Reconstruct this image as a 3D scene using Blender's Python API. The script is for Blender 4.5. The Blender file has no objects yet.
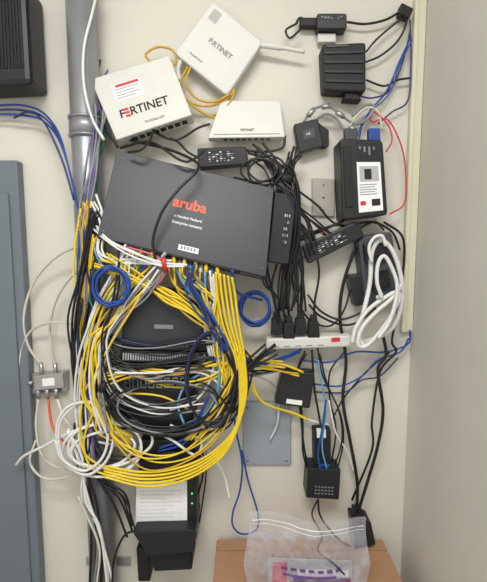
import bpy, bmesh, math, random
from mathutils import Vector, Matrix, noise
random.seed(11)
F=430.0; W=487; H=582; D=1.08; CZ=1.35; PITCH=math.radians(6.3)
cam_loc=Vector((0,-D,CZ))
fw=Vector((0,math.cos(PITCH),-math.sin(PITCH))); up=Vector((0,math.sin(PITCH),math.cos(PITCH))); rt=Vector((1,0,0))
def P(px,py,d=0.0):
    """wall coordinates: point standing d metres off the back wall (wall plane y=0)"""
    v=rt*((px-W/2)/F)+up*((H/2-py)/F)+fw
    return cam_loc+v*((D-d)/v.y)
def lin(c):
    return tuple((x/255/12.92 if x/255<=0.04045 else ((x/255+0.055)/1.055)**2.4) for x in c)+(1.0,)
MATS={}
def mat(name,col,rough=0.5,metal=0.0,var=0.06,scale=30,bump=0.0,emit=None):
    if name in MATS: return MATS[name]
    m=bpy.data.materials.new(name); m.use_nodes=True; nt=m.node_tree; b=nt.nodes['Principled BSDF']
    tc=nt.nodes.new('ShaderNodeTexCoord'); nz=nt.nodes.new('ShaderNodeTexNoise'); nz.inputs['Scale'].default_value=scale; nz.inputs['Detail'].default_value=4
    nt.links.new(tc.outputs['Object'],nz.inputs['Vector'])
    mr=nt.nodes.new('ShaderNodeMapRange'); mr.inputs[1].default_value=0.25; mr.inputs[2].default_value=0.75
    mr.inputs[3].default_value=1-var; mr.inputs[4].default_value=1+var
    nt.links.new(nz.outputs['Fac'],mr.inputs[0])
    mx=nt.nodes.new('ShaderNodeVectorMath'); mx.operation='SCALE'
    mx.inputs[0].default_value=lin(col)[:3]; nt.links.new(mr.outputs[0],mx.inputs['Scale'])
    nt.links.new(mx.outputs[0],b.inputs['Base Color'])
    b.inputs['Roughness'].default_value=rough; b.inputs['Metallic'].default_value=metal
    if bump:
        n2=nt.nodes.new('ShaderNodeTexNoise'); n2.inputs['Scale'].default_value=scale*5; nt.links.new(tc.outputs['Object'],n2.inputs['Vector'])
        bp=nt.nodes.new('ShaderNodeBump'); bp.inputs['Strength'].default_value=bump; bp.inputs['Distance'].default_value=0.002
        nt.links.new(n2.outputs['Fac'],bp.inputs['Height']); nt.links.new(bp.outputs[0],b.inputs['Normal'])
    if emit:
        b.inputs['Emission Color'].default_value=lin(col); b.inputs['Emission Strength'].default_value=emit
    MATS[name]=m; return m
black=mat('black_plastic',(27,28,33),0.45)
black2=mat('black_matte',(19,20,24),0.6)
blackc=mat('black_cable_jacket',(20,21,26),0.42)
char=mat('charcoal_metal',(42,43,50),0.42,0.1,0.04)
modm=mat('modem_plastic',(44,46,52),0.5,0,0.04)
dgray=mat('dark_gray_plastic',(66,70,77),0.5)
white=mat('white_plastic',(214,213,208),0.45,0,0.02)
offw=mat('offwhite_metal',(212,211,204),0.45,0,0.03)
whitec=mat('white_cable_jacket',(222,222,221),0.4,0,0.04)
cream=mat('cream_coax_jacket',(205,200,186),0.45,0,0.05)
yel=mat('yellow_cable_jacket',(230,200,38),0.42,0,0.08)
yel2=mat('dark_yellow_cable_jacket',(196,160,48),0.45,0,0.08)
blue=mat('blue_cable_jacket',(32,72,155),0.4,0,0.1)
lblue=mat('light_blue_cable_jacket',(95,160,200),0.4,0,0.1)
navy=mat('navy_cable_jacket',(38,52,105),0.4,0,0.1)
green=mat('green_cable_jacket',(35,110,85),0.4,0,0.1)
grayc=mat('gray_cable_jacket',(130,133,138),0.45,0,0.1)
purple=mat('purple_cable_jacket',(105,88,145),0.4)
red=mat('red_plastic',(205,45,45),0.4,0,0.05)
orange=mat('orange_cable_jacket',(225,95,60),0.4)
pink=mat('pink_cable_jacket',(205,110,120),0.4)
lorange=mat('orange_print',(235,100,60),0.5)
ink=mat('black_print',(25,25,28),0.6)
inkg=mat('gray_print',(130,130,132),0.6)
inkl=mat('light_gray_print',(175,176,180),0.6)
paper=mat('white_paper_label',(238,238,240),0.6,0,0.02)
pipem=mat('painted_steel_conduit',(150,153,158),0.38,0.5,0.1,12)
steel=mat('brushed_steel',(170,166,155),0.38,0.35,0.04)
zinc=mat('zinc_metal',(175,175,175),0.35,0.7,0.06)
panelg=mat('gray_enamel',(108,117,126),0.5,0.0,0.04,8)
plateg=mat('gray_plate_paint',(150,157,165),0.5,0.0,0.04,8)
raceway=mat('beige_raceway_plastic',(214,211,186),0.5,0,0.02)
card=mat('corrugated_cardboard',(170,130,98),0.8,0,0.08,20,0.2)
portm=mat('port_black',(12,12,14),0.6)
gold=mat('port_metal',(150,150,145),0.3,0.8)
led=mat('green_led',(70,230,110),0.4,0,0,10,0,1.2)

class Fr:
    def __init__(s,tl,tr,br,bl):
        s.c=[tl,tr,br,bl]; s.u=(tr-tl+br-bl)/2; s.v=(bl-tl+br-tr)/2; s.n=s.v.cross(s.u).normalized()
        s.w=s.u.length; s.h=s.v.length
    def at(s,u,v,h=0):
        a=s.c[0].lerp(s.c[1],u); b=s.c[3].lerp(s.c[2],u); return a.lerp(b,v)+s.n*h
class B:
    def __init__(s,name): s.name=name; s.v=[]; s.f=[]; s.m=[]; s.sm=[]; s.mats=[]
    def mi(s,m):
        if m not in s.mats: s.mats.append(m)
        return s.mats.index(m)
    def add(s,vs,fs,m,smooth=False):
        o=len(s.v); s.v+= [tuple(v) for v in vs]; i=s.mi(m)
        for f in fs: s.f.append([o+k for k in f]); s.m.append(i); s.sm.append(smooth)
    def addbm(s,bm,m,smooth=False):
        bm.verts.index_update(); s.add([v.co.copy() for v in bm.verts],[[v.index for v in f.verts] for f in bm.faces],m,smooth)
    def prism(s,poly,n,t,m,bev=0.0,seg=2):
        bm=bmesh.new(); a=[bm.verts.new(p) for p in poly]; b=[bm.verts.new(p-n*t) for p in poly]; k=len(poly)
        bm.faces.new(a); bm.faces.new(b[::-1])
        for i in range(k): bm.faces.new([a[i],b[i],b[(i+1)%k],a[(i+1)%k]])
        bmesh.ops.recalc_face_normals(bm,faces=bm.faces)
        if bev>0:
            if k>6: es=[e for e in bm.edges if (e.verts[0] in a and e.verts[1] in a)]
            else: es=list(bm.edges)
            bmesh.ops.bevel(bm,geom=es,offset=bev,segments=seg,affect='EDGES',profile=0.5,clamp_overlap=True)
        s.addbm(bm,m); bm.free()
    def slab(s,cs,t,m,bev=0.002,rnd=0.0):
        """cs TL,TR,BR,BL"""
        p=[P(*c) if not isinstance(c,Vector) else c for c in cs]
        fr=Fr(*p); n=fr.n
        if rnd>0:
            q=[]
            for i in range(4):
                c=p[i]; a=(p[i-1]-c).normalized(); b=(p[(i+1)%4]-c).normalized()
                for j in range(6):
                    tt=j/5
                    q.append((c+a*rnd)*(1-tt)**2+c*2*tt*(1-tt)+(c+b*rnd)*tt**2)
            p2=q
        else: p2=p
        s.prism(p2,n,t,m,bev)
        fr.t=t; return fr
    def sub(s,fr,u0,v0,u1,v1,h,m,bev=0.0,rnd=0,sink=0.001):
        return s.slab([fr.at(u0,v0,h),fr.at(u1,v0,h),fr.at(u1,v1,h),fr.at(u0,v1,h)],h+sink,m,bev,rnd)
    def side(s,fr,which='b'):
        a,b,c,d=fr.c; k=fr.n*fr.t
        if which=='b': return Fr(d,c,c-k,d-k)
        if which=='t': return Fr(a-k,b-k,b,a)
        if which=='r': return Fr(b,b-k,c-k,c)
        if which=='l': return Fr(a-k,a,d,d-k)
    def text(s,fr,u,v,size,txt,m,h=0.0006,rot=0,ax='CENTER',bold=.02):
        cu=bpy.data.curves.new('t','FONT'); cu.body=txt; cu.size=size; cu.align_x=ax; cu.align_y='CENTER'; cu.extrude=0.0001; cu.resolution_u=3; cu.offset=size*bold
        ob=bpy.data.objects.new('t',cu); bpy.context.collection.objects.link(ob)
        dg=bpy.context.evaluated_depsgraph_get(); me=bpy.data.meshes.new_from_object(ob.evaluated_get(dg))
        X=fr.u.normalized(); Z=fr.n; Y=Z.cross(X)
        R=Matrix((X,Y,Z)).transposed() @ Matrix.Rotation(rot,3,'Z'); o=fr.at(u,v,h)
        s.add([o+R@vv.co for vv in me.vertices],[list(p.vertices) for p in me.polygons],m)
        bpy.data.objects.remove(ob); bpy.data.meshes.remove(me)
    def tube(s,pts,r,m,n=8,sub=7,caps=True,straight=False):
        pts=[Vector(p) for p in pts]
        if straight or len(pts)<3: q=pts
        else:
            e=[pts[0]*2-pts[1]]+pts+[pts[-1]*2-pts[-2]]; q=[]
            for i in range(1,len(e)-2):
                p0,p1,p2,p3=e[i-1:i+3]
                for j in range(sub):
                    t=j/sub
                    q.append(0.5*((2*p1)+(p2-p0)*t+(2*p0-5*p1+4*p2-p3)*t*t+(3*p1-p0-3*p2+p3)*t**3))
            q.append(pts[-1])
        vs=[]; fs=[]; prev=None
        for i,c in enumerate(q):
            t=(q[min(i+1,len(q)-1)]-q[max(i-1,0)])
            if t.length<1e-7: t=Vector((0,0,1))
            t.normalize()
            if prev is None:
                a=Vector((0,1,0)) if abs(t.y)<0.9 else Vector((1,0,0)); nn=(a-t*a.dot(t)).normalized()
            else:
                nn=prev-t*prev.dot(t)
                nn=nn.normalized() if nn.length>1e-6 else t.orthogonal().normalized()
            prev=nn; bb=t.cross(nn); rr=r[min(i,len(r)-1)] if isinstance(r,list) else r
            for k in range(n):
                a=2*math.pi*k/n; vs.append(c+(nn*math.cos(a)+bb*math.sin(a))*rr)
        for i in range(len(q)-1):
            for k in range(n): fs.append([i*n+k,i*n+(k+1)%n,(i+1)*n+(k+1)%n,(i+1)*n+k])
        if caps: fs.append(list(range(n))[::-1]); fs.append([(len(q)-1)*n+k for k in range(n)])
        s.add(vs,fs,m,True)
    def cab(s,m,r,d,xy,sub=7):
        k=len(xy)//2; pts=[]
        for i in range(k):
            if isinstance(d,(list,tuple)):
                f=i/(k-1)*(len(d)-1); a=min(int(f),len(d)-2); dd=d[a]*(1-(f-a))+d[a+1]*(f-a)
            else: dd=d
            pts.append(P(xy[2*i],xy[2*i+1],dd))
        s.tube(pts,r,m,sub=sub)
    def strands(s,m,r,d,xy,n,sp=5,ds=0.008):
        k=len(xy)//2
        for q in range(n):
            ox=random.uniform(-sp,sp); oy=random.uniform(-sp,sp); pts=[]
            od=random.uniform(0,ds)
            for i in range(k):
                if isinstance(d,(list,tuple)):
                    f=i/(k-1)*(len(d)-1); a=min(int(f),len(d)-2); dd=d[a]*(1-(f-a))+d[a+1]*(f-a)
                else: dd=d
                pts.append(P(xy[2*i]+ox+random.uniform(-sp,sp)*.6,xy[2*i+1]+oy+random.uniform(-sp,sp)*.6,dd+od))
            s.tube(pts,r*random.uniform(.82,1.12),m[q%len(m)] if isinstance(m,list) else m)
    def loops(s,m,r,d,cx,cy,rx,ry,n,a0=0,turns=1.0,jit=3,ds=0.01,rot=0):
        for q in range(n):
            jx=random.uniform(-jit,jit); jy=random.uniform(-jit,jit); kx=rx*random.uniform(.9,1.1); ky=ry*random.uniform(.9,1.1)
            st=a0+random.uniform(-.2,.2); N=int(12*turns)+1; pts=[]
            for i in range(N):
                a=st+2*math.pi*i/12
                X=kx*math.cos(a)*(1+.04*random.uniform(-1,1)); Y=ky*math.sin(a)*(1+.04*random.uniform(-1,1))
                pts.append(P(cx+jx+X*math.cos(rot)-Y*math.sin(rot),cy+jy+X*math.sin(rot)+Y*math.cos(rot),d+ds*i/N+q*ds*.3))
            s.tube(pts,r,m[q%len(m)] if isinstance(m,list) else m)
    def cyl(s,a,b,r,m,n=16): s.tube([a,b],r,m,n=n,straight=True)
    def done(s):
        me=bpy.data.meshes.new(s.name)
        vs=[Vector(v) for v in s.v]
        c=sum(vs,Vector())/len(vs)
        me.from_pydata([v-c for v in vs],[],s.f)
        for m in s.mats: me.materials.append(m)
        me.polygons.foreach_set('material_index',s.m); me.polygons.foreach_set('use_smooth',s.sm); me.update()
        o=bpy.data.objects.new(s.name,me); o.location=c; bpy.context.collection.objects.link(o); return o

# ---------------- ROOM ----------------
XR=P(411,330,0).x
def wallmat(name,col,bump=0.15):
    m=bpy.data.materials.new(name); m.use_nodes=True; nt=m.node_tree; b=nt.nodes['Principled BSDF']
    tc=nt.nodes.new('ShaderNodeTexCoord'); nz=nt.nodes.new('ShaderNodeTexNoise'); nz.inputs['Scale'].default_value=2.5; nz.inputs['Detail'].default_value=6; nz.inputs['Roughness'].default_value=0.65
    nt.links.new(tc.outputs['Object'],nz.inputs['Vector'])
    cr=nt.nodes.new('ShaderNodeValToRGB'); c=lin(col); cr.color_ramp.elements[0].position=.3; cr.color_ramp.elements[1].position=.7
    cr.color_ramp.elements[0].color=tuple(x*.93 for x in c[:3])+(1,); cr.color_ramp.elements[1].color=tuple(min(1,x*1.03) for x in c[:3])+(1,)
    nt.links.new(nz.outputs['Fac'],cr.inputs[0]); nt.links.new(cr.outputs[0],b.inputs['Base Color'])
    n2=nt.nodes.new('ShaderNodeTexNoise'); n2.inputs['Scale'].default_value=120; nt.links.new(tc.outputs['Object'],n2.inputs['Vector'])
    bp=nt.nodes.new('ShaderNodeBump'); bp.inputs['Strength'].default_value=bump; bp.inputs['Distance'].default_value=0.001
    nt.links.new(n2.outputs['Fac'],bp.inputs['Height']); nt.links.new(bp.outputs[0],b.inputs['Normal']); b.inputs['Roughness'].default_value=.6
    return m
wm=wallmat('painted_wall_cream',(217,213,201)); wm2=wallmat('painted_wall_side',(213,211,203))
fm=wallmat('floor_vinyl',(150,147,140)); cm=wallmat('ceiling_paint',(228,228,225))
def box(name,lo,hi,m):
    b=B(name); lo=Vector(lo); hi=Vector(hi)
    poly=[Vector((lo.x,lo.y,hi.z)),Vector((hi.x,lo.y,hi.z)),Vector((hi.x,lo.y,lo.z)),Vector((lo.x,lo.y,lo.z))]
    b.prism(poly,Vector((0,-1,0)),hi.y-lo.y,m); return b.done()
box('wall_back',(-1.3,0,0),(XR+.1,.1,2.5),wm)
box('wall_right',(XR,-2.6,0),(XR+.1,0,2.5),wm2)
box('wall_left',(-1.4,-2.6,0),(-1.3,.1,2.5),wm)
box('floor',(-1.4,-2.6,-.1),(XR+.1,.1,0),fm)
box('ceiling',(-1.4,-2.6,2.5),(XR+.1,.1,2.6),cm)
xp=P(17,165,.03).x; zp=P(10,160,.03).z
box('baseboard_back',(xp+.005,-.012,0),(XR,0,.1),mat('baseboard_vinyl',(90,88,85),.5))
b=B('trim_1') # corner raceway
zt=2.5; zb=P(411,332,.012).z; x1=XR-.001; x0=XR-.028
b.prism([Vector((x0,-.014,zt)),Vector((x1,-.014,zt)),Vector((x1,-.014,zb)),Vector((x0,-.014,zb))],Vector((0,-1,0)),.0139,raceway,.002)
b.prism([Vector((x0-.002,-.018,zt)),Vector((x0+.01,-.018,zt)),Vector((x0+.01,-.018,zb)),Vector((x0-.002,-.018,zb))],Vector((0,-1,0)),.0179,raceway,.003)
b.done()
b=B('wall_screw')
y0,z0=-.22,P(430,520,0).z-.01
b.cyl(Vector((XR-.0001,y0,z0)),Vector((XR-.002,y0,z0)),.004,steel); b.cyl(Vector((XR-.002,y0,z0)),Vector((XR-.004,y0,z0)),.0025,steel)
b.done()

# ---------------- electrical panel (left) ----------------
b=B('electrical_panel')
fr=b.slab([Vector((xp-.5,-.03,zp)),Vector((xp,-.03,zp)),Vector((xp,-.03,.001)),Vector((xp-.5,-.03,.001))],.0295,panelg,.004)
b.sub(fr,.06,.05,.955,.95,.006,panelg,.003)
b.sub(fr,.12,.42,.18,.5,.014,zinc,.003)
b.done()
b=B('wall_mounted_battery_backup')
fr=b.slab([(-90,-20,.09),(25,-20,.09),(31,84,.09),(-90,90,.09)],.09,black,.012)
for i in range(16):
    u=.52+i*.028
    b.sub(fr,u,.05,u+.014,.84,.003,black2,.001)
b.done()

# ---------------- conduit ----------------
b=B('steel_conduit_pipe')
xc=P(91,250,.045).x
b.cyl(Vector((xc,-.046,2.499)),Vector((xc,-.046,.001)),.034,pipem,40)
z=P(80,128,.045).z
for (zz,h,rr) in ((z,.022,.0375),(z+.02,.003,.0395),(z-.02,.003,.0395)):
    b.cyl(Vector((xc,-.046,zz+h)),Vector((xc,-.046,zz-h)),rr,pipem,40)
z=P(80,560,0).z
b.prism([Vector((xc-.06,-.006,z+.012)),Vector((xc+.06,-.006,z+.012)),Vector((xc+.06,-.006,z-.012)),Vector((xc-.06,-.006,z-.012))],Vector((0,-1,0)),.006,zinc,.001)
b.done()

# ---------------- firewall (upper-left) ----------------
b=B('firewall_appliance')
fr=b.slab([(90,79,.06),(169,55,.06),(192,115,.082),(116,140,.082)],.045,offw,.003)
b.text(fr,.2,.66,.027,'F',ink); b.text(fr,.3,.66,.027,'RTINET',ink,ax='LEFT')
for i in range(3): b.sub(fr,.235,.585+i*.052,.295,.62+i*.052,.0008,red)
b.slab([fr.at(.2,.2,.0008),fr.at(.56,.2,.0008),fr.at(.56,.46,.0008),fr.at(.2,.46,.0008)],.001,paper)
for i in range(4): b.sub(fr,.22,.28+i*.045,.22+.3-.06*(i%2),.29+i*.045,.0012,inkg)
b.sub(fr,.25,.21,.54,.25,.0012,red)
b.text(fr,.55,.88,.008,'FortiGate 60F',inkg)
sf=b.side(fr,'b')
for i in range(8): b.sub(sf,.18+i*.095,.3,.25+i*.095,.7,.001,portm)
for i in range(9): b.sub(sf,.1+i*.09,.12,.12+i*.09,.2,.001,gold)
b.done()
# ---------------- access point with antennas ----------------
b=B('wireless_access_point')
fr=b.slab([(213,0,.04),(263,42,.04),(227,96,.04),(174,53,.04)],.022,white,.004,.012)
b.text(fr,.52,.5,.016,'F:RTINET',inkg)
b.text(fr,.3,.84,.0065,'FortiAP 231F',inkg)
for i in range(7): b.sub(fr,.1+i*.022,.08,.108+i*.022,.26,.0006,inkg)
b.cyl(P(253,44,.03),P(262,45,.03),.006,white); b.tube([P(260,45,.032),P(283,48,.035),P(305,52,.035)],[.0065]*7+[.0045]*8,white,12)
b.tube([P(181,60,.028),P(178,70,.028),P(180,80,.028)],.005,white,12)
b.cyl(P(235,50,.025),P(235,50,.0),.02,white)
b.done()
# ---------------- small white switch ----------------
b=B('small_network_switch')
fr=b.slab([(221,100,.03),(280,101,.03),(285,137,.045),(208,138,.045)],.022,white,.002)
b.text(fr,.5,.8,.008,'F:RTINET',ink)
b.sub(fr,.06,.9,.94,.92,.0005,inkg)
sf=b.side(fr,'b')
for i in range(8): b.sub(sf,.2+i*.08,.25,.25+i*.08,.75,.0005,dgray)
b.done()

# ---------------- rack switch ----------------
b=B('rack_network_switch')
fr=b.slab([(117,150,.075),(274,188,.075),(266,277,.13),(97,237,.13)],.043,char,.0015)
b.text(fr,.5,.42,.034,'aruba',lorange,bold=.03)
b.text(fr,.5,.57,.0085,'a Hewlett Packard',paper); b.text(fr,.5,.64,.0085,'Enterprise company',paper)
b.sub(fr,.47,.87,.59,.93,.0008,paper)
for i in range(5): b.sub(fr,.485+i*.019,.88,.495+i*.019,.915,.0012,inkg)
for u,v in ((.03,.08),(.97,.08),(.03,.92),(.97,.92),(.5,.05)):
    b.cyl(fr.at(u,v,-.001),fr.at(u,v,.0012),.0025,gold,10)
sf=b.side(fr,'b'); SF=sf
b.sub(sf,.0,.02,.14,.98,.0006,black2)
for row in (0,1):
    for g in range(4):
        for i in range(6):
            u=.17+g*.165+i*.0255
            b.sub(sf,u,.12+row*.42,u+.021,.46+row*.42,.0009,gold if row else zinc)
            b.sub(sf,u+.002,.16+row*.42,u+.019,.43+row*.42,.0013,portm)
for i in range(4): b.sub(sf,.85+i*.033,.2,.876+i*.033,.5,.001,gold)
b.done()
b=B('switch_wall_bracket')
for u in (.12,.88):
    for v in (.3,.8):
        a=fr.at(u,v,-.0435); b.cyl(a,Vector((a.x,-.0005,a.z)),.008,char)
b.done()

# ---------------- power adapters ----------------
def adapter(cs,t,label=True,rnd=.006,m=black,name='power_adapter',cable=None,lab=(.2,.2,.75,.8)):
    b=B(name); fr=b.slab(cs,t,m,.003,rnd)
    if label:
        u0,v0,u1,v1=lab
        b.sub(fr,u0,v0,u1,v1,.0005,black2)
        for i in range(7):
            for j in range(5):
                a=u0+(u1-u0)*(.04+i*.135); c=v0+(v1-v0)*(.06+j*.19)
                if random.random()<.75: b.sub(fr,a,c,a+(u1-u0)*random.uniform(.05,.12),c+(v1-v0)*.08,.0009,inkg if (i+j)%3 else paper)
    if cable:
        for (r,d,xy) in cable: b.cab(blackc,r,d,xy)
    return b
b=adapter([(197,148,.04),(246,146,.04),(249,164,.04),(198,168,.04)],.035,cable=[(.0025,[.025,.03,.04],[248,153,258,156,270,158,282,166,290,176]),(.0028,.03,[199,158,188,152,178,142,170,138])])
b.done()
b=adapter([(275,192,.08),(297,196,.08),(289,265,.085),(267,262,.085)],.035,lab=(.55,.25,.8,.75),cable=[(.0025,.055,[288,194,290,180,288,168]),(.0028,.065,[277,264,272,285,276,310,279,322])])
b.done()
b=adapter([(303,246,.06),(357,221,.06),(365,236,.06),(309,264,.06)],.03,cable=[(.0025,.045,[306,256,298,262,292,275,296,300]),(.0025,.045,[360,228,368,224,376,222,384,230])])
b.done()
b=adapter([(317,13,.035),(347,13,.035),(347,29,.035),(317,29,.035)],.03,lab=(.1,.2,.9,.4),cable=[(.003,.02,[318,21,308,21,300,18,296,24]),(.0028,.02,[347,22,365,24,385,20,400,12,408,10])])
b.prism([P(300,17,.025),P(318,17,.025),P(318,26,.025),P(300,26,.025)],Vector((0,-1,0)),.02,black2,.003)
b.prism([P(402,2,.03),P(414,8,.03),P(410,18,.03),P(399,13,.03)],Vector((0,-1,0)),.025,black2,.003)
b.done()
# ---------------- black gateway w/ ribs (top right) ----------------
b=B('fiber_modem')
fr=b.slab([(322,44,.05),(366,42,.05),(366,92,.05),(324,90,.05)],.045,black2,.004,.008)
for i in range(4):
    v=.16+i*.2
    b.sub(fr,.04,v,.94,v+.07,.003,black,.001)
b.sub(fr,.1,.03,.6,.08,.002,dgray,.0005)
b.slab([(346,92,.04),(357,92,.04),(362,100,.04),(344,99,.04)],.035,black2,.002)
b.slab([(318,33,.02),(336,33,.02),(336,42,.02),(318,42,.02)],.015,white,.002)
b.cab(blackc,.0025,.02,[366,62,380,56,395,44,404,30,408,14])
b.cab(blackc,.0025,.02,[366,80,384,86,398,80,410,78])
b.cab(blackc,.0022,.02,[366,52,376,40,392,26,406,16])
b.cab(navy,.002,.02,[360,96,372,98,388,92,398,75,406,50,410,30])
b.done()
# ---------------- small media converter ----------------
b=B('media_converter')
fr=b.slab([(294,124,.035),(318,118,.035),(324,146,.035),(299,153,.035)],.03,black,.003)
b.sub(fr,.3,.3,.75,.6,.0006,dgray); b.text(fr,.5,.45,.006,'PoE',paper)
b.slab([(318,122,.03),(329,130,.03),(329,146,.03),(323,148,.03)],.02,black2,.002)
sf=b.side(fr,'b'); b.sub(sf,.2,.3,.45,.8,.001,gold); b.sub(sf,.55,.3,.8,.8,.001,gold)
b.done()
# ---------------- steel wall plate ----------------
b=B('blank_wall_plate')
fr=b.slab([(312,178,.008),(335,179,.008),(335,217,.008),(312,216,.008)],.008,steel,.0025)
for v in (.17,.83): b.cyl(fr.at(.5,v,-.001),fr.at(.5,v,.001),.0024,inkg,12)
b.sub(fr,.46,.48,.54,.53,.0005,ink)
b.done()
# ---------------- black battery box with label ----------------
b=B('backup_power_unit')
fr=b.slab([(340,138,.075),(383,140,.075),(388,215,.075),(343,220,.075)],.0745,black,.004,.01)
lf=b.sub(fr,.36,.04,.9,.93,.0006,paper)
b.sub(lf,.0,.0,1,.28,.0006,ink)
for i in range(4): b.sub(lf,.12+i*.2,.06,.2+i*.2,.1+.04*(i%3),.001,inkg)
b.sub(lf,.1,.34,.9,.56,.0006,inkl); b.sub(lf,.3,.38,.6,.53,.001,ink)
for i in range(5): b.sub(lf,.08,.6+i*.035,.8-.1*(i%2),.61+i*.035,.0006,inkg)
b.sub(lf,.08,.84,.3,.9,.0006,red); b.sub(lf,.55,.82,.9,.92,.0006,ink)
b.sub(fr,.06,.1,.24,.85,.003,black2,.001)
b.done()
# ---------------- wall surge protector (dark gray) ----------------
b=B('surge_protector')
fr=b.slab([(358,238,.05),(392,231,.05),(402,294,.05),(366,308,.05)],.05,dgray,.005,.012)
b.sub(fr,.1,.1,.7,.38,.018,black,.003,.005); b.sub(fr,.2,.55,.7,.8,.012,black2,.003)
b.sub(fr,.3,.88,.5,.93,.001,paper)
b.slab([(348,276,.045),(364,274,.045),(371,303,.045),(356,307,.045)],.042,black,.003,.004)
b.done()
# ---------------- power strip ----------------
b=B('power_strip')
fr=b.slab([(266,339,.055),(352,335,.055),(352,347,.055),(266,350,.055)],.04,white,.005,.009)
b.sub(fr,.76,.15,.86,.5,.002,red,.001)
for i in range(5): b.sub(fr,.08+i*.13,.7,.15+i*.13,.78,.0006,inkg)
b.tube([P(348,341,.045),P(360,342,.05),P(376,338,.06),P(392,328,.066),P(401,306,.07),P(401,278,.07),P(393,252,.07),P(381,240,.07),P(372,252,.07),P(370,282,.075),P(364,310,.08),P(358,332,.08),P(364,345,.08),P(378,338,.075)],.0055,whitec,10)
b.cab(whitec,.0048,.09,[352,343,356,327,368,310,384,298,396,292,399,298,391,316,378,334,366,346,358,344,362,328,376,312,392,298,402,284])
b.cab(whitec,.0046,.1,[378,338,388,324,395,304,397,284,391,266,384,256,378,264,377,282,382,298])
b.cab(whitec,.004,.085,[372,262,369,248,374,238,382,236,386,246])
for (x,y,dx) in ((277,327,-2),(289,331,0),(301,327,2),(314,330,3)):
    b.slab([(x-5,y-8,.055),(x+5,y-8,.055),(x+6,y+8,.055),(x-6,y+8,.055)],.024,black2,.003,.003)
    b.slab([(x-3,y-15,.05),(x+3,y-15,.05),(x+4,y-7,.05),(x-4,y-7,.05)],.014,black2,.002)
    b.cab(blackc,.0028,.044,[x,y-14,x-2+dx,y-30,x+dx*3-4,y-60,x+dx*3-12,y-100])
b.done()
# ---------------- small black box under strip ----------------
b=B('network_extender')
fr=b.slab([(282,371,.06),(315,373,.06),(310,409,.06),(275,404,.06)],.035,black,.004,.006)
b.sub(fr,.3,.8,.75,.93,.0006,paper); b.sub(fr,.05,.04,.9,.1,.001,black2)
b.done()
# ---------------- gray plate ----------------
b=B('gray_junction_box_cover')
fr=b.slab([(243,402,.01),(291,402,.01),(291,465,.01),(243,465,.01)],.01,plateg,.002)
for u,v in ((.1,.08),(.9,.08),(.1,.92),(.9,.92)): b.cyl(fr.at(u,v,-.001),fr.at(u,v,.002),.0035,zinc,12)
b.done()
# ---------------- lower right adapters ----------------
b=B('power_brick')
fr=b.slab([(308,468,.06),(341,470,.06),(339,500,.06),(306,498,.06)],.055,black,.004,.004)
for i in range(6):
    for j in range(3): b.sub(fr,.25+i*.1,.58+j*.11,.31+i*.1,.62+j*.11,.001,inkg)
tf=b.side(fr,'t'); b.sub(tf,.35,.3,.7,.8,.006,blue,.001)
b.slab([(314,432,.045),(331,430,.045),(331,467,.045),(315,468,.045)],.04,black2,.003,.004)
b.slab([(317,430,.05),(326,430,.05),(326,438,.05),(317,438,.05)],.012,paper,.001)
b.cab(blackc,.0028,.04,[322,432,318,410,314,385,312,350])
b.cab(lblue,.0022,[.055,.055],[327,470,322,445,326,410,322,385,318,360])
b.cab(blackc,.002,[.05,.12,.19,.22],[318,499,312,515,322,535,318,550,332,562,345,575])
b.done()
b=B('wall_wart_charger')
b.slab([(352,519,.05),(371,522,.05),(376,545,.05),(355,550,.05)],.05,black,.004,.006)
b.slab([(353,508,.045),(362,509,.045),(366,521,.045),(354,520,.045)],.02,black2,.003)
b.cab(blackc,.0042,.03,[357,510,357,480,350,440,343,400,346,360,340,320,342,290,350,262,356,248])
b.cab(blackc,.0042,.045,[358,512,368,480,378,445,383,410,378,370,386,355,382,330])
b.cab(blackc,.0025,.04,[355,549,340,540,330,530,320,515,318,500])
b.done()

# ---------------- black modem + second modem below ----------------
b=B('cable_modem')
fr=b.slab([(124,290,.1),(206,294,.1),(208,352,.1),(121,350,.1)],.1,modm,.004,.006)
sl=b.slab([fr.at(.0,1.0,.004),fr.at(1,1.0,.004),fr.at(1,1.2,.004),fr.at(0,1.2,.004)],.1,black,.002)
for i in range(34): b.sub(sl,.03+i*.028,.2,.045+i*.028,.8,.001,inkl)
for i in range(5): b.sub(fr,.55+i*.05,.88,.57+i*.05,.92,.0008,inkg)
b.sub(fr,.38,.55,.6,.62,.0012,inkg)
b.done()
b=B('wireless_router')
fr=b.slab([(116,372,.09),(197,371,.09),(193,428,.09),(120,431,.09)],.09,black,.006,.01)
for i in range(8): b.sub(fr,.1+i*.1,.1,.17+i*.1,.28,.001,gold); b.sub(fr,.11+i*.1,.13,.16+i*.1,.26,.0014,portm)
b.sub(fr,.35,.6,.65,.7,.001,dgray)
b.done()
b=B('battery_backup_tower')
fr=b.slab([(139,440,.07),(196,440,.07),(197,540,.07),(137,541,.07)],.07,black,.005,.008)
pf=b.slab([fr.at(-.03,.4,.0016),fr.at(.84,.4,.0016),fr.at(.84,.86,.0016),fr.at(-.03,.87,.0016)],.0012,paper)
for i in range(9): b.sub(pf,.08,.2+i*.08,.9-.15*(i%3),.208+i*.08,.0003,inkl)
b.sub(fr,.91,.52,.935,.535,.001,led); b.sub(fr,.91,.62,.935,.632,.001,led)
b.slab([(132,532,.11),(196,530,.11),(194,552,.11),(148,556,.11)],.11,black,.004,.006)
b.slab([(150,552,.09),(192,550,.09),(192,570,.09),(154,572,.09)],.09,black2,.004)
b.slab([(136,548,.06),(150,550,.06),(150,582,.06),(138,582,.06)],.06,black2,.004)
b.done()

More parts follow.
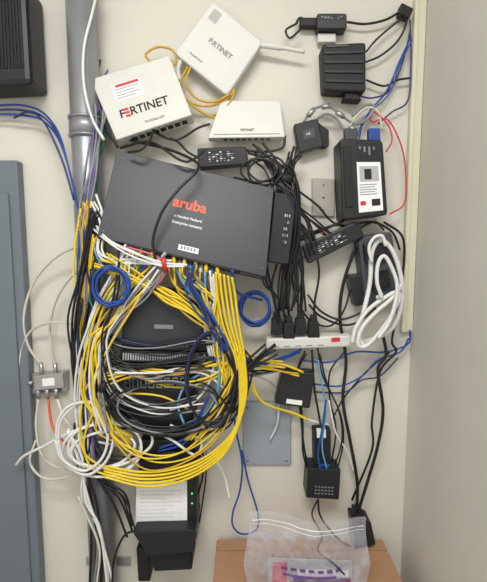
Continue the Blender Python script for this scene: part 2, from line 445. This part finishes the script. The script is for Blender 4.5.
# ---------------- coax splitter ----------------
b=B('coax_splitter')
fr=b.slab([(33,376,.035),(63,373,.035),(64,388,.035),(34,391,.035)],.02,zinc,.002)
b.sub(fr,.3,.25,.7,.75,.0008,paper)
for x in (38,47,56): b.cyl(P(x,388,.027),P(x+1,398,.027),.0055,zinc,8)
for x in (42,56): b.cyl(P(x,376,.027),P(x-1,363,.027),.0055,zinc,8)
b.cyl(P(33,383,.027),P(27,383,.027),.005,zinc,8)
b.prism([P(30,374,.016),P(67,371,.016),P(67,392,.016),P(30,394,.016)],Vector((0,-1,0)),.016,zinc,.001)
b.done()

# ================= CABLES =================
b=B('coax_cable_bundle')
R=.0032
b.cab(cream,R,[.09,.03,.025],[100,240,78,246,55,258,34,282,24,315,28,345,41,364])
b.cab(cream,R,[.09,.03,.025],[96,262,76,272,58,296,50,325,52,350,55,364])
b.cab(cream,R,[.025,.03,.09],[27,383,20,360,30,332,56,322,90,330])
b.cab(cream,R,[.025,.05,.09],[39,398,36,425,42,455,62,468,90,462])
b.cab(orange,.0034,[.027,.05,.095],[48,398,52,425,62,440,80,452])
b.cab(whitec,R,[.027,.06,.095],[57,398,66,420,86,438,120,446])
b.cab(cream,R,[.03,.06,.095],[36,440,30,462,44,478,70,476,95,460])
b.cab(whitec,.0036,[.06,.1,.11],[16,465,24,456,44,446,76,430,110,422,150,430])
b.cab(blackc,.003,.06,[16,465,18,462,22,457])
for i in range(3): b.loops(whitec,.0034,.1,106,447,44-i*5,26-i*4,1,turns=1.3,jit=4,rot=-.15,a0=i)
b.loops(whitec,.0034,.105,82,438,28,34,2,turns=1.2,jit=4,a0=2)
b.cab(whitec,.0032,.105,[150,430,172,440,195,455,200,440,170,425])
b.strands(whitec,.0034,[.1,.09,.09],[70,430,80,460,86,500,100,530,108,575,110,590],3,5)
b.cab(whitec,.003,[.03,.06],[200,440,222,470,230,500])
b.done()

b=B('white_network_cable_bundle')
b.cab(whitec,.0032,[.05,.08,.09,.1],[97,-8,92,14,84,48,84,85,92,118,104,140])
b.strands(whitec,.0026,[.1,.145,.145,.15],[96,226,108,238,130,250,160,262,185,262],4,3)
b.strands(whitec,.0026,[.09,.12,.14],[92,200,100,225,96,250,110,262,140,262,170,262],3,4)
b.strands(whitec,.0026,[.13,.11,.09],[125,250,112,280,96,310,84,350,80,400,84,460],5,5)
b.strands([whitec,grayc],.0026,[.14,.12,.12,.11],[160,262,140,290,116,315,100,345,94,390,106,430],6,7)
b.strands(whitec,.0026,[.14,.12,.11],[215,275,214,300,210,330,214,360],3,4)
b.strands(whitec,.0026,[.12,.12,.1],[120,368,150,370,185,366,214,374,236,392],2,5)
b.cab(whitec,.0026,.115,[200,285,210,310,212,345,212,375,196,400,170,410])
b.cab(whitec,.003,[.03,.02],[290,410,310,420,330,425])
b.cab(whitec,.0026,[.09,.03,.02],[240,372,262,378,276,390,278,420,270,440])
b.strands(whitec,.0024,[.03,.02],[330,400,338,430,350,450,356,470],1,2)
b.done()

b=B('yellow_patch_cable_bundle')
YR=.0025
NF=17
for i in range(NF):
    f=i/(NF-1); u=.19+f*.52; s0=SF.at(u,.3+.35*(i%2),.002)
    s1=s0+Vector((random.uniform(-.004,.006),-.012,-.03))
    x=118+f*100; J=random.uniform
    if f<.42:
        tgt=[(x-8+J(-6,4),286+J(-6,10)),(x-22+J(-8,4),314+J(-6,10)),(98+J(-12,12),348+J(-10,10)),(88+J(-8,14),395),(102+J(-8,16),430+J(-10,10))]
    elif f<.78:
        tgt=[(x+12+J(-3,5),288+J(-4,4)),(x+30+J(-6,6),302+J(-4,6)),(216+J(-4,6),330+J(-6,6)),(229+J(-5,8),368),(218+J(-8,8),410),(190+J(-10,10),440)]
    else:
        tgt=[(x+2+J(-3,3),296),(214+J(-4,6),325),(219+J(-5,5),355),(228+J(-8,4),385)]
    pts=[s0,s1]+[P(a,c,.13-.004*k+J(-.004,.008)) for k,(a,c) in enumerate(tgt)]
    b.tube(pts,YR*J(.85,1.15),[yel,yel,yel2,yel,yel][i%5])
    b.cyl(s0,s0.lerp(s1,.55),.0046,[yel,paper,yel,lblue][i%4],6)
b.strands([yel,yel,yel2],YR,[.13,.125,.125],[100,262,124,272,150,284,172,298,196,312,224,332],6,5)
b.strands([yel,yel],YR,[.13,.125,.125],[112,252,140,275,165,288,186,299,207,316],3,5)
b.strands([yel,yel2,yel],YR,[.09,.09,.1],[84,205,82,235,80,270,82,310,86,350,92,395,102,425,128,440],8,5)
b.strands([yel,yel2],YR,[.1,.09,.1],[98,240,92,270,96,310,104,350,110,372],5,5)
for i in range(5):
    o=i*4.4
    b.cab(yel,.003,[.15,.13,.125,.12,.11],[216+o*.9,272+o*.3,217+o,292,223+o*.9,325,236+o*.5,362,243+o*.3-3,400,234-o*.2,430+o*.8,210,454+o*.7,178,468+o*.8,142,472+o*.8,104,466+o*.6])
b.cab(yel,YR,.11,[104,468,84,452,80,420,88,385,110,372])
b.cab(yel,YR,.11,[108,476,90,466,84,440,96,410,120,395,160,396,190,410])
b.strands([yel,yel2,yel],YR,.11,[100,400,118,440,150,462,190,455,222,425,236,385,230,355],4,6)
b.strands([yel,yel,yel2],YR,[.115,.115,.08],[108,380,135,372,165,372,195,368,225,362,255,362,282,368,298,372],4,4)
b.strands([yel],YR,[.11,.115,.09],[120,366,150,380,180,384,215,374,240,352,262,362,284,362],2,4)
b.strands([yel],YR,[.1,.1,.04],[196,372,222,366,246,380,262,402,290,412,304,418],2,3)
b.cab(yel,YR,.07,[284,410,296,414,308,420])
b.cab(yel2,.0028,.03,[150,62,146,54,158,47,172,50,176,60,170,72])
b.cab(yel2,.0028,.03,[188,66,180,85,190,102,210,106,228,98,233,88,228,80])
b.cab(yel2,.0028,.035,[192,64,186,82,196,98,214,102,230,94])
b.cab(yel2,.0028,.03,[190,104,202,112,214,118,222,122]); b.cab(yel2,.0028,.03,[228,80,234,92,226,108,212,116])
b.done()

b=B('black_power_cable_bundle')
b.cab(blackc,.0032,[.06,.115,.15,.15],[130,140,170,150,196,162,196,172,178,190,162,212,153,240,156,262])
b.cab(blackc,.0028,[.06,.1,.1],[120,148,150,142,180,160,192,160,205,150])
b.cab(blackc,.0028,.05,[150,130,175,140,198,128,210,124])
b.cab(blackc,.0028,[.05,.12,.1],[156,120,150,140,140,150,128,152])
b.cab(blackc,.003,[.03,.04,.03],[285,136,282,148,262,152,245,150])
b.strands(blackc,.0028,[.05,.075,.05],[255,150,268,166,276,182,290,200,293,235,286,270,282,310],8,6)
b.strands(blackc,.0026,.055,[240,182,262,186,278,196,290,220,298,250,302,280,300,310],6,6)
b.strands(blackc,.0026,.06,[292,150,286,168,282,190,292,210,304,225,312,250],5,5)
b.strands(blackc,.0024,.05,[300,152,292,165,288,185,296,205,315,222,330,235],4,4)
b.loops(blackc,.0026,.055,284,205,12,34,4,turns=1.3,jit=5)
b.loops(blackc,.0024,.07,262,172,18,12,3,turns=1.2,jit=5)
b.cyl(P(276,176,.065),P(292,180,.075),.012,black2)
b.strands(blackc,.0026,.05,[262,265,266,285,276,300,282,320],3,5)
b.strands(blackc,.0024,.03,[345,220,325,226,310,232,295,240],3,4)
b.strands(blackc,.0026,.04,[372,306,356,318,340,322,318,312,306,300],2,4)
b.cab(blackc,.003,.03,[384,222,402,236,404,262,398,300])
b.cab(blackc,.0028,.03,[300,192,318,206,330,220,344,226,372,222,392,232,400,250])
b.cab(blackc,.003,.035,[400,300,392,340,396,352,380,372,372,420,372,450,352,500])
b.cab(blackc,.0024,.03,[296,300,310,320,330,326,344,310,350,290])
b.strands(blackc,.0022,.035,[306,350,300,372,304,420,306,450,312,470],3,3)
b.strands(blackc,.0022,.03,[320,350,326,380,340,410,342,440,336,470],2,3)
b.cab(blackc,.0022,.03,[346,350,330,372,330,400,336,430,330,470]); b.cab(blackc,.0022,.03,[390,352,366,372,344,398,332,420])
# left mass
b.strands(blackc,.0026,[.09,.11,.125],[86,228,92,262,96,300,102,338,124,366,160,366,208,360],5,5)
b.strands(blackc,.0027,[.1,.11,.12],[88,300,84,340,92,380,110,412,150,432,196,426,226,402,240,375,270,350],7,7)
b.strands([blackc,blackc,grayc],.0024,[.12,.115,.08],[112,364,150,374,190,364,220,358,250,372,284,368],5,5)
b.strands([blackc,grayc,blackc,navy],.0022,[.1,.12,.12,.1],[92,330,122,345,165,350,210,342,236,350,246,375,236,410,200,436],5,6)
b.strands([grayc,blackc,whitec],.0022,[.13,.12,.11],[120,256,118,300,104,340,112,390,150,410,200,404],6,7)
b.loops([blackc,grayc],.0024,.115,168,408,56,26,3,turns=1.0,jit=5)
b.loops([blackc,navy],.0024,.12,214,382,26,44,3,turns=1.1,jit=4)
b.strands([blackc,blackc,grayc],.0026,[.13,.125,.1],[196,282,212,310,222,335,234,360,240,392,226,420,200,430],7,5)
b.strands(blackc,.0028,[.08,.08,.08],[90,440,100,455,140,458,170,452,196,455],3,4)
b.strands(blackc,.003,[.1,.09,.09],[84,430,82,462,92,500,98,540,100,590],4,7)
b.strands(blackc,.0026,.09,[80,300,74,350,78,400,82,450,100,480,120,500,130,530],5,5)
b.strands(blackc,.0028,[.1,.1,.09],[96,210,90,240,80,280,74,320,78,370,84,420],5,4)
b.cab(blackc,.0028,.1,[112,590,114,560,124,536,138,530])
b.strands(blackc,.0024,.03,[196,440,206,470,200,500,196,520],2,3)
b.cab(blackc,.0028,[.03,.05,.06],[100,60,96,90,102,120,118,148])
b.cab(blackc,.0026,.03,[296,24,286,30,290,38,300,30])
b.done()

b=B('blue_patch_cable_bundle')
for k in range(3): b.cab([blue,navy,blue][k],.0025,[.03,.035,.085,.085],[-10,106+k*4,20,105+k*5,42,112+k*4,58,132+k*3,68,165,78,208,84,232])
b.cab(navy,.0025,[.03,.085],[14,118,28,112,44,122,62,160,74,200])
b.loops(blue,.0026,.13,112,288,17,19,5,turns=1.3,jit=2.5,ds=.012)
b.loops(blue,.0026,.045,254,308,15,16,5,turns=1.3,jit=2.5,ds=.012)
b.cab(blue,.0028,[.14,.1,.05],[232,270,236,290,246,296,262,300])
b.cab(blue,.0028,[.14,.13,.12],[150,262,140,272,128,282])
b.strands([blue,navy],.0026,[.14,.13],[192,268,190,285,200,306,214,330,226,352],4,4)
b.strands([blue],.0026,[.12,.1,.04],[212,360,236,360,262,364,284,358,300,352],3,3)
b.strands([blue,navy],.0024,[.09,.09,.1],[84,230,80,270,78,320,84,370,96,420],3,5)
b.cab(blue,.0024,.03,[300,360,330,362,355,352,385,352,408,344,410,330])
b.cab(blue,.0024,.03,[314,384,340,386,362,376,378,360,400,352,409,338])
b.cab(navy,.0022,.03,[314,392,345,392,362,380,380,376,398,358])
b.cab(blue,.0024,[.1,.04,.03,.03],[228,372,232,400,236,430,242,462,240,490,233,512,233,526,242,534,256,530,258,514,248,480,242,450])
b.cab(blue,.0024,.06,[320,470,318,452,322,430,326,400])
b.strands([blue,navy],.002,.02,[410,38,398,66,388,90,372,108,362,122,358,136],3,2)
b.cab(navy,.002,.02,[410,20,411,60,408,100,392,112,378,124])
b.strands(blue,.0026,[.12,.11,.09],[212,395,200,420,188,440,160,450],2,3)
b.done()

b=B('light_blue_patch_cable')
b.cab(lblue,.0028,[.14,.13,.12,.11],[176,268,184,284,200,306,213,336,219,365,217,392,206,414,186,424])
b.cab(lblue,.0026,[.14,.12,.11],[205,272,206,300,214,330,222,356,216,390])
b.cab(lblue,.0026,[.14,.12,.1],[140,256,132,270,118,276,100,262,92,240])
b.cab(lblue,.0026,.115,[184,424,178,404,186,384,200,374])
b.done()
b=B('green_patch_cable')
b.cab(green,.0024,[.03,.05,.085],[92,62,100,80,96,110,104,140,96,165,98,200,96,225])
b.cab(green,.0024,[.13,.12,.1],[146,258,134,280,118,300,100,312,90,300,92,270])
b.cab(green,.0024,[.03,.06],[96,100,104,130,118,146])
b.done()
b=B('gray_patch_cable_bundle')
b.strands([grayc,purple,grayc],.0026,[.06,.088,.09,.09],[100,110,96,140,90,175,84,210,86,250,84,300,90,350,86,420,92,480],6,5)
b.strands([grayc],.0026,[.14,.11],[160,262,150,286,124,304,100,322,88,350],3,5)
b.strands([grayc,cream],.0028,.095,[76,500,88,520,96,550,94,590],2,3)
b.cab(purple,.0025,.05,[108,70,98,90,102,116,110,134])
b.done()
b=B('pink_patch_cable')
b.cab(pink,.0026,[.1,.13,.15],[98,234,112,244,130,248,150,254,166,262]); b.cyl(P(163,258,.155),P(166,272,.15),.006,red,8)
b.cab(pink,.0026,[.15,.13,.125],[166,272,156,286,136,300,118,330])
b.done()
b=B('red_wire_loop')
b.cab(red,.0018,[.04,.03,.03,.04],[386,152,392,140,388,125,374,112,372,122,388,120,402,148,406,180,404,204,390,214])
b.cab(red,.0016,.03,[344,232,328,236,318,232,308,232])
b.done()
b=B('coax_jumper_cable')
b.cab(grayc,.0032,.03,[304,122,312,110,328,106,342,116,356,124,368,118,374,106,364,106,352,116])
b.cab(grayc,.0032,.035,[318,118,326,114,336,118,344,130,352,138]); b.cab(cream,.0028,.03,[346,140,352,122,366,108,378,112,382,130])
for (x,y,x2,y2) in ((308,116,314,109),(336,112,344,117),(350,126,356,134),(330,106,322,107)): b.cyl(P(x,y,.035),P(x2,y2,.035),.0062,zinc,8)
b.slab([(369,128,.05),(380,128,.05),(381,141,.05),(369,141,.05)],.02,blue,.002)
b.slab([(345,128,.05),(358,128,.05),(358,141,.05),(345,141,.05)],.02,dgray,.002)
b.done()
b=B('hook_and_loop_strap')
for x,y,r in ((240,364,.011),(104,386,.018)):
    b.cyl(P(x-3,y-1,.112),P(x+3,y+1,.112),r,black2,14)
b.done()

# ---------------- cardboard box ----------------
pb=P(217,537,0); pr=P(381,541,0); zt=pb.z
b=B('cardboard_box')
x0=pb.x; x1=min(pr.x,XR-.02); yf=-.24
b.prism([Vector((x0,yf,zt)),Vector((x1,yf,zt)),Vector((x1,yf,.001)),Vector((x0,yf,.001))],Vector((0,-1,0)),.24-.013,card,.002)
b.prism([Vector((x0+.001,yf+.001,zt+.003)),Vector((x1-.001,yf+.001,zt+.003)),Vector((x1-.001,yf+.001,zt)),Vector((x0+.001,yf+.001,zt))],Vector((0,-1,0)),.182,card)
b.prism([Vector((x0+.001,-.054,zt+.003)),Vector((x1-.001,-.054,zt+.003)),Vector((x1-.001,-.054,zt)),Vector((x0+.001,-.054,zt))],Vector((0,-1,0)),.04,card)
b.done()
# ---------------- zip bag ----------------
m=bpy.data.materials.new('clear_plastic_film'); m.use_nodes=True; nt=m.node_tree; nt.nodes.clear()
o=nt.nodes.new('ShaderNodeOutputMaterial'); tr=nt.nodes.new('ShaderNodeBsdfTransparent'); gl=nt.nodes.new('ShaderNodeBsdfPrincipled'); mx=nt.nodes.new('ShaderNodeMixShader')
gl.inputs['Base Color'].default_value=lin((205,206,216)); gl.inputs['Roughness'].default_value=.12
nz=nt.nodes.new('ShaderNodeTexNoise'); nz.inputs['Scale'].default_value=11; nz.inputs['Detail'].default_value=5; nz.inputs['Distortion'].default_value=1.8; tc=nt.nodes.new('ShaderNodeTexCoord'); nt.links.new(tc.outputs['Object'],nz.inputs['Vector'])
mr=nt.nodes.new('ShaderNodeMapRange'); mr.inputs[1].default_value=.42; mr.inputs[2].default_value=.7; mr.inputs[3].default_value=.14; mr.inputs[4].default_value=.5
nt.links.new(nz.outputs['Fac'],mr.inputs[0]); nt.links.new(mr.outputs[0],mx.inputs[0]); nt.links.new(tr.outputs[0],mx.inputs[1]); nt.links.new(gl.outputs[0],mx.inputs[2]); nt.links.new(mx.outputs[0],o.inputs[0])
film=m
b=B('plastic_zip_bag')
YB=-.19
XL=P(250,560,.19).x; XW=P(364,560,.19).x-XL; ZT=P(300,514,.19).z; ZB=zt+.004
def bag(u,v,side):
    x=XL+u*XW+ .01*math.sin(v*3)*(u-.5)*2+.004*math.sin(v*7+u*3)
    z=ZT+(ZB-ZT)*v+(.008*math.sin(u*8)+.012*(u<.5)*(.5-u)-.015*u)*(1-v)
    bulge=.022*math.sin(math.pi*u)*math.sin(math.pi*min(1,.1+v*.9)) if v<1 else 0
    cr=.006*noise.noise(Vector((u*4,v*4,side)))+.0035*noise.noise(Vector((u*11,v*9,side+3)))
    return Vector((x,YB-(bulge+cr+.001)*side,z))
N=48
for side in (1,-1):
    vs=[bag(i/N,j/N,side) for j in range(N+1) for i in range(N+1)]
    fs=[[j*(N+1)+i,j*(N+1)+i+1,(j+1)*(N+1)+i+1,(j+1)*(N+1)+i] for j in range(N) for i in range(N)]
    b.add(vs,fs,film,True)
pur=mat('purple_print',(115,72,150),.4); redp=mat('magenta_print',(200,50,80),.4)
def strip(u0,u1,v0,v1,m,h=.0012,k=10):
    vs=[]
    for i in range(k+1):
        u=u0+(u1-u0)*i/k
        vs+= [bag(u,v0,1)+Vector((0,-h,0)),bag(u,v1,1)+Vector((0,-h,0))]
    b.add(vs,[[2*i,2*i+1,2*i+3,2*i+2] for i in range(k)],m,True)
for i in range(7): strip(.3+i*.07,.345+i*.07,.6,.65,pur,.0012,2)
strip(.3,.72,.7,.73,pur); strip(.35,.85,.8,.83,redp)
strip(.02,.98,.09,.1,paper,.0012,24); strip(.02,.98,.14,.146,paper,.0012,24)
# bag contents: folded leaflet and small parts
cf=b.slab([Vector((XL+XW*.16,YB-.002,ZB+.085)),Vector((XL+XW*.9,YB-.002,ZB+.078)),Vector((XL+XW*.9,YB-.002,ZB+.003)),Vector((XL+XW*.16,YB-.002,ZB+.003))],.003,inkl)
b.sub(cf,.3,.55,.98,.95,.001,pur); b.sub(cf,.35,.3,.95,.5,.001,paper); b.sub(cf,.05,.1,.22,.9,.002,redp)
b.done()

# ---------------- lights ----------------
b=B('ceiling_light_fixture')
b.prism([Vector((-.7,-1.7,2.499)),Vector((.35,-1.7,2.499)),Vector((.35,-1.7,2.46)),Vector((-.7,-1.7,2.46))],Vector((0,-1,0)),.6,white,.004)
b.done()
def area(loc,rot,sx,sy,e,col):
    l=bpy.data.lights.new('ceiling_lamp','AREA'); l.shape='RECTANGLE'; l.size=sx; l.size_y=sy; l.energy=e; l.color=col
    ob=bpy.data.objects.new('ceiling_lamp',l); ob.location=loc; ob.rotation_euler=rot; bpy.context.collection.objects.link(ob)
area((-.15,-1.4,2.45),(0,0,0),.95,.5,33,(1,.99,.97))
w=bpy.data.worlds.new('World'); bpy.context.scene.world=w; w.use_nodes=True
w.node_tree.nodes['Background'].inputs[0].default_value=(1,.995,.99,1); w.node_tree.nodes['Background'].inputs[1].default_value=1.15
bpy.context.scene.view_settings.view_transform='Standard'
cd=bpy.data.cameras.new('camera'); cd.sensor_fit='VERTICAL'; cd.sensor_height=36; cd.sensor_width=36*W/H; cd.lens=F/H*36; cd.clip_start=.01
co=bpy.data.objects.new('camera',cd); co.location=cam_loc; co.rotation_euler=(math.pi/2-PITCH,0,0); bpy.context.collection.objects.link(co); bpy.context.scene.camera=co
